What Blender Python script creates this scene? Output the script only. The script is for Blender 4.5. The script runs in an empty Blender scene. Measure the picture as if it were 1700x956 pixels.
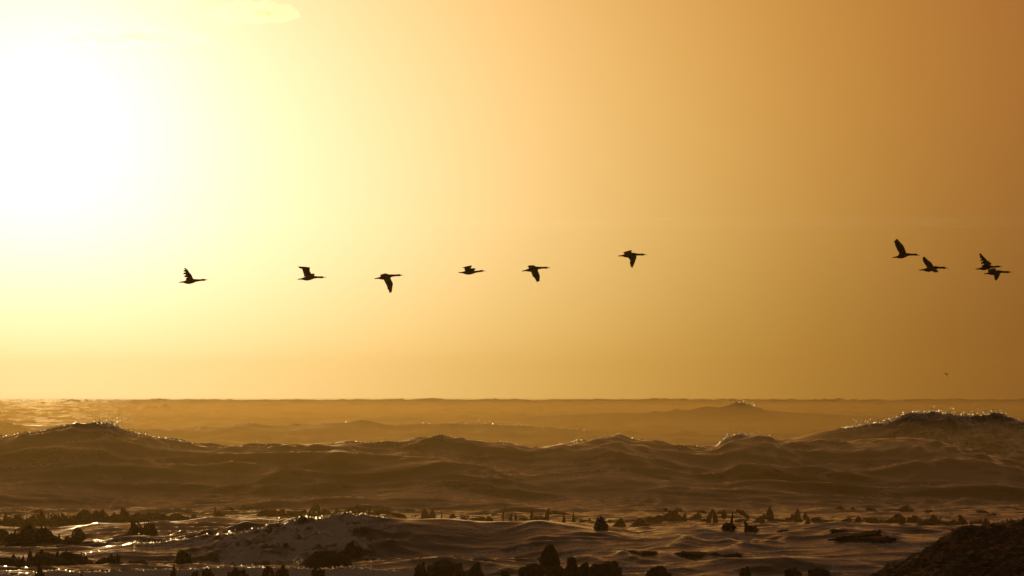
import bpy, bmesh, math, random
import numpy as np
from mathutils import Vector, Matrix, noise as mnoise

random.seed(7)
rng = np.random.default_rng(11)
scene = bpy.context.scene
col = scene.collection

# ------------------------------------------------------------------ camera
FPX = 9715.0                    # focal length in pixels of a 1700 px wide picture (about 10 degrees)
CAM = Vector((0.0, 0.0, 4.42))   # eye height above the calm sea
PITCH = math.atan((637 - 478) / FPX)
cam_d = bpy.data.cameras.new('camera')
cam_d.sensor_width = 36.0
cam_d.lens = 36.0 * FPX / 1700.0
cam_d.clip_start = 1.0
cam_d.clip_end = 60000.0
cam_d.dof.use_dof = True
cam_d.dof.focus_distance = 165.0
cam_d.dof.aperture_fstop = 5.6
cam = bpy.data.objects.new('camera', cam_d)
cam.location = CAM
cam.rotation_euler = (math.pi / 2 + PITCH, 0, 0)
col.objects.link(cam)
scene.camera = cam

# ------------------------------------------------------------------ sky and sun
EXPO = -2.0
K = 2.0 ** (-EXPO)
SUN_AZ = math.atan((65 - 850) / FPX)
SUN_EL = math.atan((637 - 165) / FPX)
SUN_DIR = Vector((math.sin(SUN_AZ) * math.cos(SUN_EL), math.cos(SUN_AZ) * math.cos(SUN_EL), math.sin(SUN_EL)))

world = bpy.data.worlds.new('World')
scene.world = world
world.use_nodes = True
wn, wl = world.node_tree.nodes, world.node_tree.links
wn.clear()
w_out = wn.new('ShaderNodeOutputWorld')
bg = wn.new('ShaderNodeBackground')
bg.inputs['Strength'].default_value = 0.1
wl.new(bg.outputs[0], w_out.inputs['Surface'])
sky = wn.new('ShaderNodeTexSky')
sky.sky_type = 'NISHITA'
sky.sun_disc = False
sky.sun_elevation = SUN_EL
sky.sun_rotation = SUN_AZ
sky.air_density = 1.0
sky.dust_density = 4.0
sky.ozone_density = 0.6
tint = wn.new('ShaderNodeVectorMath'); tint.operation = 'MULTIPLY'
tint.inputs[1].default_value = (0.36, 0.25, 0.18)
wl.new(sky.outputs[0], tint.inputs[0])
# aureole of the hazy air round the sun: falls off with the angle from the sun, red reaching widest
tc = wn.new('ShaderNodeTexCoord')
nrm = wn.new('ShaderNodeVectorMath'); nrm.operation = 'NORMALIZE'
wl.new(tc.outputs['Generated'], nrm.inputs[0])
dt = wn.new('ShaderNodeVectorMath'); dt.operation = 'DOT_PRODUCT'
dt.inputs[1].default_value = SUN_DIR
wl.new(nrm.outputs[0], dt.inputs[0])
def wmath(op, a, b=None, clamp=False):
    n = wn.new('ShaderNodeMath'); n.operation = op; n.use_clamp = clamp
    for i, v in enumerate((a, b)):
        if v is None: continue
        if isinstance(v, (int, float)): n.inputs[i].default_value = v
        else: wl.new(v, n.inputs[i])
    return n.outputs[0]
dt2 = wn.new('ShaderNodeVectorMath'); dt2.operation = 'DOT_PRODUCT'
GLOW_EL = math.atan((637 - 325) / FPX)     # the dusty air glows lower than the sun stands
dt2.inputs[1].default_value = (math.sin(SUN_AZ) * math.cos(GLOW_EL), math.cos(SUN_AZ) * math.cos(GLOW_EL), math.sin(GLOW_EL))
wl.new(nrm.outputs[0], dt2.inputs[0])
def sq_angle(d):
    a = wmath('ARCCOSINE', wmath('MINIMUM', d.outputs['Value'], 0.9999999))
    return wmath('MULTIPLY', a, a)
CORE, WIDE = sq_angle(dt), sq_angle(dt2)
sepz = wn.new('ShaderNodeSeparateXYZ'); wl.new(nrm.outputs[0], sepz.inputs[0])
THIN = wmath('EXPONENT', wmath('MULTIPLY', wmath('MAXIMUM', wmath('SUBTRACT', sepz.outputs['Z'], 0.028), 0.0), -4.5))   # dust thins upward
def chan(lobes):
    o = None
    for amp, px, ang2 in lobes:
        l = wmath('MULTIPLY', wmath('EXPONENT', wmath('MULTIPLY', ang2, -(FPX / px) ** 2)), amp * K * 10.0)
        if px < 2000: l = wmath('MULTIPLY', l, THIN)
        o = l if o is None else wmath('ADD', o, l)
    return o
# (strength, reach in picture points, centre); the last, widest lobe is the dusk light of the whole sky
AUREOLE = (((1.28, 1082, WIDE), (0.045, 3000, WIDE), (0.062, 20000, WIDE), (0.35, 280, CORE)),
           ((1.14, 985, WIDE), (0.012, 3000, WIDE), (0.034, 20000, WIDE), (0.30, 280, CORE)),
           ((0.76, 752, WIDE), (0.004, 3000, WIDE), (0.021, 20000, WIDE), (0.48, 270, CORE)))
# the long path through the air near the horizon takes out blue, then green
LOW = wmath('EXPONENT', wmath('MULTIPLY', wmath('POWER', wmath('ABSOLUTE', sepz.outputs['Z']), 2.0), -1.0 / 0.020 ** 2))
comb = wn.new('ShaderNodeCombineXYZ')
for i, (l, cut) in enumerate(zip(AUREOLE, (0.0, 0.12, 0.36))):
    wl.new(wmath('MULTIPLY', chan(l), wmath('SUBTRACT', 1.0, wmath('MULTIPLY', LOW, cut))), comb.inputs[i])
addv = wn.new('ShaderNodeVectorMath'); addv.operation = 'ADD'
wl.new(tint.outputs[0], addv.inputs[0]); wl.new(comb.outputs[0], addv.inputs[1])
wl.new(addv.outputs[0], bg.inputs['Color'])

sun_d = bpy.data.lights.new('sun', 'SUN')
sun_d.energy = 0.25
sun_d.angle = math.radians(0.53)
sun_d.color = (1.0, 0.70, 0.28)
sun = bpy.data.objects.new('sun', sun_d)
sun.rotation_euler = SUN_DIR.to_track_quat('Z', 'Y').to_euler()
sun.location = (-60, 600, 60)
col.objects.link(sun)

scene.view_settings.view_transform = 'Standard'
scene.view_settings.look = 'None'
scene.view_settings.exposure = EXPO
scene.view_settings.gamma = 1.0
scene.view_settings.use_curve_mapping = False
scene.render.engine = 'CYCLES'
cy = scene.cycles
cy.use_denoising = True
cy.denoising_prefilter = 'ACCURATE'
cy.max_bounces = 8
cy.volume_bounces = 4
cy.transparent_max_bounces = 16
cy.sample_clamp_direct = 0.0
cy.sample_clamp_indirect = 6.0 * K

# ------------------------------------------------------------------ helpers
_cp, _sp = math.cos(PITCH), math.sin(PITCH)
def at(px, py, D):
    """place in the world seen at picture point (px, py), D metres out to sea"""
    r = (px - 850.0) / FPX
    u = (478.0 - py) / FPX
    y = _cp - _sp * u
    z = _sp + _cp * u
    t = D / y
    return Vector((r * t, D, CAM.z + z * t))

def set_props(o, label=None, cat=None, group=None, kind=None):
    if label: o['label'] = label
    if cat: o['category'] = cat
    if group: o['group'] = group
    if kind: o['kind'] = kind
    return o

def link(name, me, mat=None, parent=None, smooth=True):
    o = bpy.data.objects.new(name, me)
    col.objects.link(o)
    if mat is not None and not me.materials: me.materials.append(mat)
    if parent is not None: o.parent = parent
    if smooth:
        me.polygons.foreach_set('use_smooth', [True] * len(me.polygons))
    return o

def empty(name, loc):
    o = bpy.data.objects.new(name, None)
    o.empty_display_size = 0.1
    o.location = loc
    col.objects.link(o)
    return o

def mesh_np(name, co, faces, attrs=None):
    """co (n,3) array, faces (m,4) or (m,3) int array"""
    me = bpy.data.meshes.new(name)
    n, (m, k) = len(co), faces.shape
    me.vertices.add(n); me.vertices.foreach_set('co', np.ascontiguousarray(co, dtype=np.float32).ravel())
    me.loops.add(m * k); me.loops.foreach_set('vertex_index', faces.astype(np.int32).ravel())
    me.polygons.add(m)
    me.polygons.foreach_set('loop_start', np.arange(0, m * k, k, dtype=np.int32))
    me.polygons.foreach_set('loop_total', np.full(m, k, dtype=np.int32))
    for an, av in (attrs or {}).items():
        a = me.attributes.new(an, 'FLOAT', 'POINT')
        a.data.foreach_set('value', av.astype(np.float32).ravel())
    me.update(calc_edges=True)
    return me

def grid_faces(nr, nc):
    i = np.arange(nr - 1)[:, None] * nc + np.arange(nc - 1)[None, :]
    return np.stack([i, i + 1, i + nc + 1, i + nc], axis=-1).reshape(-1, 4)

_perm = np.random.default_rng(5).permutation(4096).astype(np.int64)
_gang = np.random.default_rng(6).random(4096) * 2 * np.pi
_gx, _gy = np.cos(_gang), np.sin(_gang)
def perlin(x, y, seed=0):
    xi = np.floor(x).astype(np.int64); yi = np.floor(y).astype(np.int64)
    xf = x - xi; yf = y - yi
    u = xf * xf * xf * (xf * (xf * 6 - 15) + 10); v = yf * yf * yf * (yf * (yf * 6 - 15) + 10)
    def g(ix, iy, dx, dy):
        h = _perm[(_perm[(ix + seed * 37) & 4095] + iy) & 4095]
        return _gx[h] * dx + _gy[h] * dy
    a = g(xi, yi, xf, yf); b = g(xi + 1, yi, xf - 1, yf)
    c = g(xi, yi + 1, xf, yf - 1); d = g(xi + 1, yi + 1, xf - 1, yf - 1)
    return 1.5 * ((a + u * (b - a)) + v * ((c + u * (d - c)) - (a + u * (b - a))))
def ridge(x, y, seed=0):
    return 1.0 - 2.0 * np.sqrt(perlin(x, y, seed) ** 2 + 0.006)
def sstep(a, b, x):
    t = np.clip((x - a) / (b - a), 0, 1)
    return t * t * (3 - 2 * t)

# ------------------------------------------------------------------ materials
def new_mat(name):
    m = bpy.data.materials.new(name); m.use_nodes = True
    nt = m.node_tree; nt.nodes.clear()
    out = nt.nodes.new('ShaderNodeOutputMaterial')
    return m, nt.nodes, nt.links, out
def principled(n, color, rough, **kw):
    p = n.new('ShaderNodeBsdfPrincipled')
    p.inputs['Base Color'].default_value = (*color, 1)
    p.inputs['Roughness'].default_value = rough
    for k, v in kw.items(): p.inputs[k].default_value = v
    return p
def noise_node(n, l, vec, scale, detail=3.0, rough=0.55):
    t = n.new('ShaderNodeTexNoise')
    t.inputs['Scale'].default_value = scale; t.inputs['Detail'].default_value = detail
    t.inputs['Roughness'].default_value = rough
    if vec is not None: l.new(vec, t.inputs['Vector'])
    return t

def make_water():
    m, n, l, out = new_mat('sea_water')
    g = n.new('ShaderNodeNewGeometry')
    mp = n.new('ShaderNodeMapping'); mp.inputs['Scale'].default_value = (0.55, 1.0, 1.0)
    l.new(g.outputs['Position'], mp.inputs['Vector'])
    n1 = noise_node(n, l, mp.outputs[0], 1.7, 6.0, 0.62)
    bump = n.new('ShaderNodeBump'); bump.inputs['Distance'].default_value = 0.05
    bump.inputs['Strength'].default_value = 0.6
    l.new(n1.outputs['Fac'], bump.inputs['Height'])
    ra = n.new('ShaderNodeAttribute'); ra.attribute_name = 'ripple'; l.new(ra.outputs['Fac'], bump.inputs['Strength'])
    wat = principled(n, (0.012, 0.013, 0.011), 0.10, IOR=1.333)
    l.new(bump.outputs[0], wat.inputs['Normal'])
    ua = n.new('ShaderNodeAttribute'); ua.attribute_name = 'unresolved'; l.new(ua.outputs['Fac'], wat.inputs['Roughness'])
    foam = principled(n, (0.90, 0.90, 0.88), 0.75)
    nf = noise_node(n, l, g.outputs['Position'], 5.0, 6.0, 0.65)
    fb = n.new('ShaderNodeBump'); fb.inputs['Distance'].default_value = 0.06; fb.inputs['Strength'].default_value = 0.8
    l.new(nf.outputs['Fac'], fb.inputs['Height']); l.new(fb.outputs[0], foam.inputs['Normal'])
    tr = n.new('ShaderNodeBsdfTranslucent'); tr.inputs['Color'].default_value = (0.6, 0.6, 0.58, 1)
    fm = n.new('ShaderNodeMixShader'); fm.inputs[0].default_value = 0.10
    l.new(foam.outputs[0], fm.inputs[1]); l.new(tr.outputs[0], fm.inputs[2])
    at_ = n.new('ShaderNodeAttribute'); at_.attribute_name = 'foam'
    # foam breaks up into lace where it is thin
    s = n.new('ShaderNodeMath'); s.operation = 'ADD'; l.new(at_.outputs['Fac'], s.inputs[0]); l.new(nf.outputs['Fac'], s.inputs[1])
    r = n.new('ShaderNodeMapRange'); r.inputs['From Min'].default_value = 0.85; r.inputs['From Max'].default_value = 1.15
    l.new(s.outputs[0], r.inputs['Value'])
    mx = n.new('ShaderNodeMixShader')
    l.new(r.outputs[0], mx.inputs[0]); l.new(wat.outputs[0], mx.inputs[1]); l.new(fm.outputs[0], mx.inputs[2])
    l.new(mx.outputs[0], out.inputs['Surface'])
    return m
M_WATER = make_water()

# ------------------------------------------------------------------ the sea
def crest(points, D):
    """crest line through picture points, standing D metres out (D: number or list) -> x, y, z arrays"""
    Ds = D if isinstance(D, (list, tuple)) else [D] * len(points)
    P = [at(px, py, d) for (px, py), d in zip(points, Ds)]
    P.sort(key=lambda p: p.x)
    return np.array([[p.x, p.y, p.z] for p in P])

SWELLS = [
    # main swell
    (crest([(-260, 735), (-120, 722), (0, 727), (60, 714), (100, 707), (150, 703), (185, 703), (210, 714), (260, 725), (320, 737), (345, 741),
            (430, 745), (500, 743), (570, 738), (620, 743), (680, 736), (735, 729), (790, 738), (830, 739), (880, 746),
            (950, 737), (1000, 726), (1030, 726), (1080, 737), (1150, 745), (1190, 742), (1212, 729), (1232, 725),
            (1268, 726), (1290, 735), (1340, 737), (1420, 735), (1500, 730), (1560, 736), (1620, 752), (1700, 778), (1850, 790), (2000, 780)],
           223), 16.0, 24.0, 1.0),
    # breaking swell behind it on the right
    (crest([(1150, 770), (1250, 752), (1330, 736), (1370, 724), (1430, 715), (1470, 705), (1500, 693), (1530, 688), (1590, 689), (1640, 689),
            (1690, 690), (1760, 690), (1850, 700), (2000, 730)], 250), 16.0, 30.0, 1.0),
    # second row
    (crest([(-300, 715), (0, 706), (60, 711), (130, 716), (230, 713), (290, 714), (345, 709), (410, 703), (470, 709), (560, 706), (600, 701),
            (650, 707), (760, 704), (850, 707), (920, 712), (1000, 719), (1150, 728), (1300, 735), (1700, 740), (2000, 735)], 440), 26.0, 45.0, 1.0),
    # third row, on the right
    (crest([(500, 716), (700, 707), (840, 702), (900, 695), (950, 689), (1000, 685), (1100, 681), (1180, 678), (1240, 677), (1300, 682),
            (1380, 691), (1450, 695), (1600, 700), (1750, 690), (2000, 695)], 650), 36.0, 70.0, 1.0),
    (crest([(-400, 690), (0, 684), (200, 688), (420, 683), (700, 690), (1000, 690), (1300, 688), (1500, 680), (1700, 684), (2000, 690)], 900), 45.0, 90.0, 1.0),
]
NEAR = [
    # low wave breaking in front of the kelp
    (crest([(-200, 920), (0, 916), (150, 909), (220, 901), (260, 902), (330, 889), (400, 881), (440, 873), (480, 862), (540, 855), (580, 853), (610, 859),
            (660, 864), (720, 866), (800, 867), (900, 864), (960, 868), (1010, 876), (1060, 880), (1120, 872), (1200, 872),
            (1260, 876), (1330, 873), (1390, 866), (1440, 868), (1500, 874), (1560, 873), (1640, 876), (1700, 880), (1900, 885)], 147), ([at(850, 0, 147).x, at(1020, 0, 147).x], [5.6, 13.0]), 22.0, 1.0),
    (crest([(-200, 905), (20, 897), (60, 890), (90, 882), (160, 870), (230, 868), (300, 864), (360, 860), (430, 860), (520, 866), (620, 875), (760, 890), (1000, 900)], 165), 9.0, 9.0, 1.3),
    (crest([(500, 945), (600, 934), (680, 927), (740, 925), (800, 929), (900, 936), (1100, 934), (1300, 918), (1420, 925), (1600, 930)], 138), 2.4, 4.0, 1.2),
    # foam edged ripple at the very front
    (crest([(-200, 952), (0, 950), (50, 950), (110, 945), (200, 942), (300, 940), (400, 935), (500, 936), (600, 938), (680, 943), (720, 950), (800, 960)], 134), 0.9, 3.0, 1.0),
]

def swell_field(x, y, sw):
    P, Lf, Lb, k = sw
    yc = np.interp(x, P[:, 0], P[:, 1]); zc = np.interp(x, P[:, 0], P[:, 2])
    D = P[0, 1]
    yc = yc + perlin(x * 6.0 / D, x * 0 + D, 3) * 0.02 * D * (D > 200)
    u = y - yc
    if isinstance(Lf, tuple): Lf = np.interp(x, Lf[0], Lf[1])
    L = np.where(u < 0, Lf, Lb)
    t = np.clip(np.abs(u) / L, 0, 1)
    c = (0.5 + 0.5 * np.cos(np.pi * t)) ** k
    return zc, np.where(u < 0, 0.68 * (1 - t) ** 1.35 + 0.32 * c, 0.45 * (1 - t) ** 1.8 + 0.55 * c), u

CHOP = [(7.5, 8, 0.021), (5.6, -22, 0.022), (4.2, 26, 0.022), (3.3, -9, 0.021), (2.5, 17, 0.020), (1.9, -30, 0.018), (1.45, 6, 0.023), (1.1, 34, 0.022), (0.8, -14, 0.018), (0.55, 20, 0.014)]
FOAM_FACE = (at(300, 0, 144).x, at(612, 0, 144).x)
def sea(x, y, want_foam=False):
    x = np.asarray(x, float); y = np.asarray(y, float)
    # wandering of the coordinates so nothing lines up
    wx = x + 1.6 * perlin(x * 0.12, y * 0.10, 1); wy = y + 2.2 * perlin(x * 0.07, y * 0.09, 2)
    far = sstep(196, 222, y)
    z = np.zeros_like(x); foam = np.zeros_like(x)
    acc = np.zeros_like(x)
    for i, sw in enumerate(SWELLS):
        zc, sh, u = swell_field(x, y, sw)
        acc = np.maximum(acc, zc * sh) + 0.12 * np.minimum(acc, zc * sh)
    z = acc
    # very far: rolling swell of no fixed place
    vf = sstep(520, 1000, y) * (1 - 0.6 * sstep(1150, 1450, y))
    z = z + vf * (0.60 * perlin(wx / 70.0, wy / 30.0, 4) + 0.30 * ridge(wx / 60.0, wy / 19.0, 5) + 0.25 * perlin(wx / 22.0, wy / 13.0, 53) - 0.3)
    fb = at(1232, 0, 648).x
    z = z + 0.42 * np.exp(-((x - fb) / 1.7) ** 2 - ((y - 648) / 4.0) ** 2) * (1 + 0.5 * perlin(x / 0.9, y / 2.0, 52))
    nz = np.zeros_like(x)
    for i, sw in enumerate(NEAR):
        zc, sh, u = swell_field(x, y, sw)
        nz = np.maximum(nz, np.maximum(zc, 0) * sh)
    z = np.maximum(z, nz)
    # chop: long ridges lying across the swell, then finer
    near_crest = np.exp(-((y - np.interp(x, SWELLS[0][0][:, 0], SWELLS[0][0][:, 1])) / 4.0) ** 2)
    a = (0.25 + 0.75 * far) * (1 - 0.55 * near_crest)
    z = z + near_crest * (0.07 * ridge(x / 1.7, y / 3.0, 50) + 0.05 * perlin(x / 0.6, y / 1.0, 51) + 0.09)
    patch = 0.35 + 1.0 * sstep(-0.5, 0.7, perlin(wx / 11.0, wy / 6.0, 30))
    big = perlin(wx / 9.0, wy / 5.5, 6)
    chop = np.zeros_like(x)
    for i, (lam, deg, amp) in enumerate(CHOP):
        dx, dy = math.sin(math.radians(deg)), math.cos(math.radians(deg))
        ph = (x * dx + y * dy) / lam + 1.3 * perlin(x / (lam * 3.2), y / (lam * 2.2), 60 + i) + i * 0.37
        loc = sstep(-0.25, 0.55, perlin(x / (lam * 2.6) + 9.1 * i, y / (lam * 2.0), 80 + i))
        c = np.exp(1.25 * np.sin(2 * np.pi * ph)) * 0.88 - 1.26        # peaked crests, broad hollows
        chop = chop + amp * lam * loc * c * (1.0 if lam < 2.2 else np.minimum(a * 1.1, 1.0))
    z = z + a * 0.30 * big + chop * (0.7 + 0.3 * patch) - 0.02
    if not want_foam:
        return z
    # foam: breaking front of the low wave
    zc, sh, u = swell_field(x, y, NEAR[0])
    fx = sstep(FOAM_FACE[0] - 1.2, FOAM_FACE[0] + 2.2, x + 0.5 * perlin(x / 0.7, y / 0.7, 31)) * (1 - sstep(FOAM_FACE[1] - 0.7, FOAM_FACE[1] + 0.5, x + 0.35 * perlin(x / 0.5, y / 0.5, 32)))
    ff = fx * sstep(-5.4, -4.2, u + 0.8 * perlin(x / 0.9, y / 0.9, 12)) * (1 - sstep(-0.1, 0.4, u))
    foam = np.maximum(foam, ff * np.clip(0.70 + 0.7 * perlin(x / 0.9, y / 0.7, 35) + 0.4 * perlin(x / 0.3, y / 0.3, 36), 0.1, 1))
    lump = ff * (0.10 * perlin(x / 1.1, y / 0.9, 34) + 0.13 * perlin(x / 0.5, y / 0.5, 13) + 0.08 * perlin(x / 0.22, y / 0.22, 14) + 0.03 * perlin(x / 0.1, y / 0.1, 15))
    # front ripple
    zc, sh, u = swell_field(x, y, NEAR[3])
    rx = (1 - sstep(at(690, 0, 134).x, at(740, 0, 134).x, x))
    rf = rx * sstep(-1.0, -0.5, u) * (1 - sstep(0.05, 0.5, u)) * 0.8
    foam = np.maximum(foam, rf)
    lump = lump + rf * (0.035 * perlin(x / 0.25, y / 0.25, 16) + 0.025 * perlin(x / 0.1, y / 0.1, 17))
    # breaking swell on the right
    zc, sh, u = swell_field(x, y, SWELLS[1])
    bx = sstep(at(1420, 0, 250).x, at(1500, 0, 250).x, x)
    bf = bx * sstep(-9.0, -6.0, u + 2.0 * perlin(x / 3.0, y / 3.0, 18)) * (1 - sstep(0.0, 1.2, u)) * sstep(0.9, 1.6, z)
    foam = np.maximum(foam, bf * (0.36 + 0.25 * perlin(x / 1.6, y / 1.6, 33)))
    lump = lump + bf * (0.16 * perlin(x / 1.3, y / 1.3, 19) + 0.09 * perlin(x / 0.5, y / 0.5, 20) + 0.05 * perlin(x / 0.22, y / 0.22, 21))
    # thin lace left over on the near water and on the swell's face
    lace = sstep(0.25, 0.8, perlin(wx / 7.0, wy / 5.0, 22)) * 0.30 + sstep(0.3, 0.9, ridge(wx / 3.0, wy / 2.0, 23)) * 0.10
    wash = (1 - sstep(150, 160, y)) * sstep(0.05, 0.6, perlin(wx / 3.4, wy / 1.3, 24) + 0.5 * perlin(wx / 1.1, wy / 0.5, 25)) * 0.55
    wash = wash + sstep(196, 206, y) * (1 - sstep(240, 280, y)) * sstep(0.15, 0.6, perlin(wx / 5.0, wy / 0.8, 26) + 0.6 * perlin(wx / 1.5, wy / 0.3, 27)) * 0.36
    foam = np.maximum(foam, np.maximum(lace, wash))
    return z + lump, foam

def build_sea():
    yA = -30.0
    rows = [np.linspace(5, 116, 60, endpoint=False), np.arange(116, 160, 0.125), np.arange(160, 250, 0.20), np.arange(250, 285, 0.3)]
    d = 285.0; far = []
    while d < 1600:
        far.append(d); d += 0.3 + (d - 285) * 0.0065
    rows.append(np.array(far + [1600.0]))
    ys = np.concatenate(rows)
    t0 = math.tan(math.radians(4.9))
    inner = np.linspace(-t0, t0, 740)
    outer = t0 + (np.linspace(0, 1, 41)[1:] ** 1.8) * 0.42
    ts = np.concatenate([-outer[::-1], inner, outer])
    Y, T = np.meshgrid(ys, ts, indexing='ij')
    X = T * (Y - yA)
    z, foam = sea(X.ravel(), Y.ravel(), True)
    co = np.stack([X.ravel(), Y.ravel(), z], axis=-1)
    me = mesh_np('sea', co, grid_faces(len(ys), len(ts)), {'foam': foam, 'ripple': 0.4 + 0.6 * (1 - sstep(180, 500, Y.ravel())), 'unresolved': 0.06 + 0.30 * sstep(225, 520, Y.ravel())})
    o = link('sea', me, M_WATER)
    o['kind'] = 'structure'
    return o
build_sea()

# ------------------------------------------------------------------ haze
def build_haze():
    bm = bmesh.new()
    bmesh.ops.create_cube(bm, size=1.0)
    x0, x1, y0, y1, z0, z1 = -930, 930, -60, 1640, -3.2, 11.0
    for v in bm.verts:
        v.co = Vector(((x0 + x1) / 2 + v.co.x * (x1 - x0), (y0 + y1) / 2 + v.co.y * (y1 - y0), (z0 + z1) / 2 + v.co.z * (z1 - z0)))
    me = bpy.data.meshes.new('haze'); bm.to_mesh(me); bm.free()
    m, n, l, out = new_mat('salt_haze')
    v = n.new('ShaderNodeVolumePrincipled')
    v.inputs['Color'].default_value = (0.99, 0.69, 0.24, 1)
    v.inputs['Density'].default_value = 0.00024
    v.inputs['Anisotropy'].default_value = 0.87
    l.new(v.outputs[0], out.inputs['Volume'])
    o = link('haze', me, m, smooth=False)
    set_props(o, 'thin golden sea haze hanging over the water', 'haze', kind='stuff')
    o.display_type = 'WIRE'
    # spindrift hanging low over the surf, thicker behind the first swell
    for y0, y1, z1, dens, lab in ((148, 234, 3.0, 0.0018, 'thin mist of blown spray before the first swell'), (234.2, 640, 2.6, 0.0024, 'golden mist of blown spray behind the first swell'), (640.2, 1000, 1.6, 0.0020, 'golden mist low over the far swells'), (1000.2, 1590, 0.68, 0.0020, 'thin golden mist along the horizon')):
        bm = bmesh.new(); bmesh.ops.create_cube(bm, size=1.0)
        for v in bm.verts:
            v.co = Vector((v.co.x * 1750, (y0 + y1) / 2 + v.co.y * (y1 - y0), (z1 - 2.7) / 2 + v.co.z * (z1 + 2.7)))
        me = bpy.data.meshes.new('sea_mist'); bm.to_mesh(me); bm.free()
        m2 = m.copy(); m2.name = 'spindrift'
        for nd in m2.node_tree.nodes:
            if nd.type == 'PRINCIPLED_VOLUME': nd.inputs['Density'].default_value = dens
        o = link('sea_mist', me, m2, smooth=False)
        set_props(o, lab, 'mist', kind='stuff')
build_haze()

# ------------------------------------------------------------------ cormorants
def make_feather():
    m, n, l, out = new_mat('wet_black_plumage')
    g = n.new('ShaderNodeNewGeometry')
    t = noise_node(n, l, g.outputs['Position'], 22.0, 4.0)
    cr = n.new('ShaderNodeValToRGB')
    cr.color_ramp.elements[0].color = (0.012, 0.010, 0.008, 1); cr.color_ramp.elements[1].color = (0.040, 0.030, 0.022, 1)
    l.new(t.outputs['Fac'], cr.inputs[0])
    p = principled(n, (0.02, 0.016, 0.012), 0.5)
    l.new(cr.outputs[0], p.inputs['Base Color'])
    tr = n.new('ShaderNodeBsdfTranslucent'); tr.inputs['Color'].default_value = (0.10, 0.05, 0.02, 1)
    mx = n.new('ShaderNodeMixShader'); mx.inputs[0].default_value = 0.12
    l.new(p.outputs[0], mx.inputs[1]); l.new(tr.outputs[0], mx.inputs[2]); l.new(mx.outputs[0], out.inputs['Surface'])
    return m
M_FEATHER = make_feather()
def make_plain(name, c0, c1, rough, scale, bump=0.0):
    m, n, l, out = new_mat(name)
    g = n.new('ShaderNodeNewGeometry')
    t = noise_node(n, l, g.outputs['Position'], scale, 5.0)
    cr = n.new('ShaderNodeValToRGB')
    cr.color_ramp.elements[0].position = 0.3; cr.color_ramp.elements[1].position = 0.7
    cr.color_ramp.elements[0].color = (*c0, 1); cr.color_ramp.elements[1].color = (*c1, 1)
    l.new(t.outputs['Fac'], cr.inputs[0])
    p = principled(n, c0, rough)
    l.new(cr.outputs[0], p.inputs['Base Color'])
    if bump:
        b = n.new('ShaderNodeBump'); b.inputs['Distance'].default_value = bump; b.inputs['Strength'].default_value = 0.9
        l.new(t.outputs['Fac'], b.inputs['Height']); l.new(b.outputs[0], p.inputs['Normal'])
    l.new(p.outputs[0], out.inputs['Surface'])
    return m
M_BILL = make_plain('horn_bill', (0.05, 0.035, 0.02), (0.09, 0.06, 0.03), 0.4, 40.0)

def poly_at(pts, ts):
    """resample a polyline (n,2) by length at fractions ts, gently rounded"""
    P = np.array(pts, float)
    d = np.r_[0, np.cumsum(np.hypot(*np.diff(P, axis=0).T))]
    d /= d[-1]
    return np.stack([np.interp(ts, d, P[:, k]) for k in range(2)], axis=-1)

# body outline along the bird: share of the length from tail tip to bill base, half height, half width (in bird lengths)
BODY = [(0.00, 0.006, 0.016), (0.03, 0.011, 0.026), (0.10, 0.016, 0.030), (0.16, 0.024, 0.030), (0.22, 0.040, 0.042), (0.29, 0.056, 0.058), (0.36, 0.064, 0.068),
        (0.44, 0.062, 0.068), (0.51, 0.053, 0.058), (0.57, 0.042, 0.044), (0.63, 0.033, 0.032), (0.69, 0.028, 0.026), (0.75, 0.026, 0.023),
        (0.80, 0.0275, 0.023), (0.84, 0.0295, 0.024), (0.87, 0.028, 0.022), (0.895, 0.020, 0.016), (0.912, 0.010, 0.009)]

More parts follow.
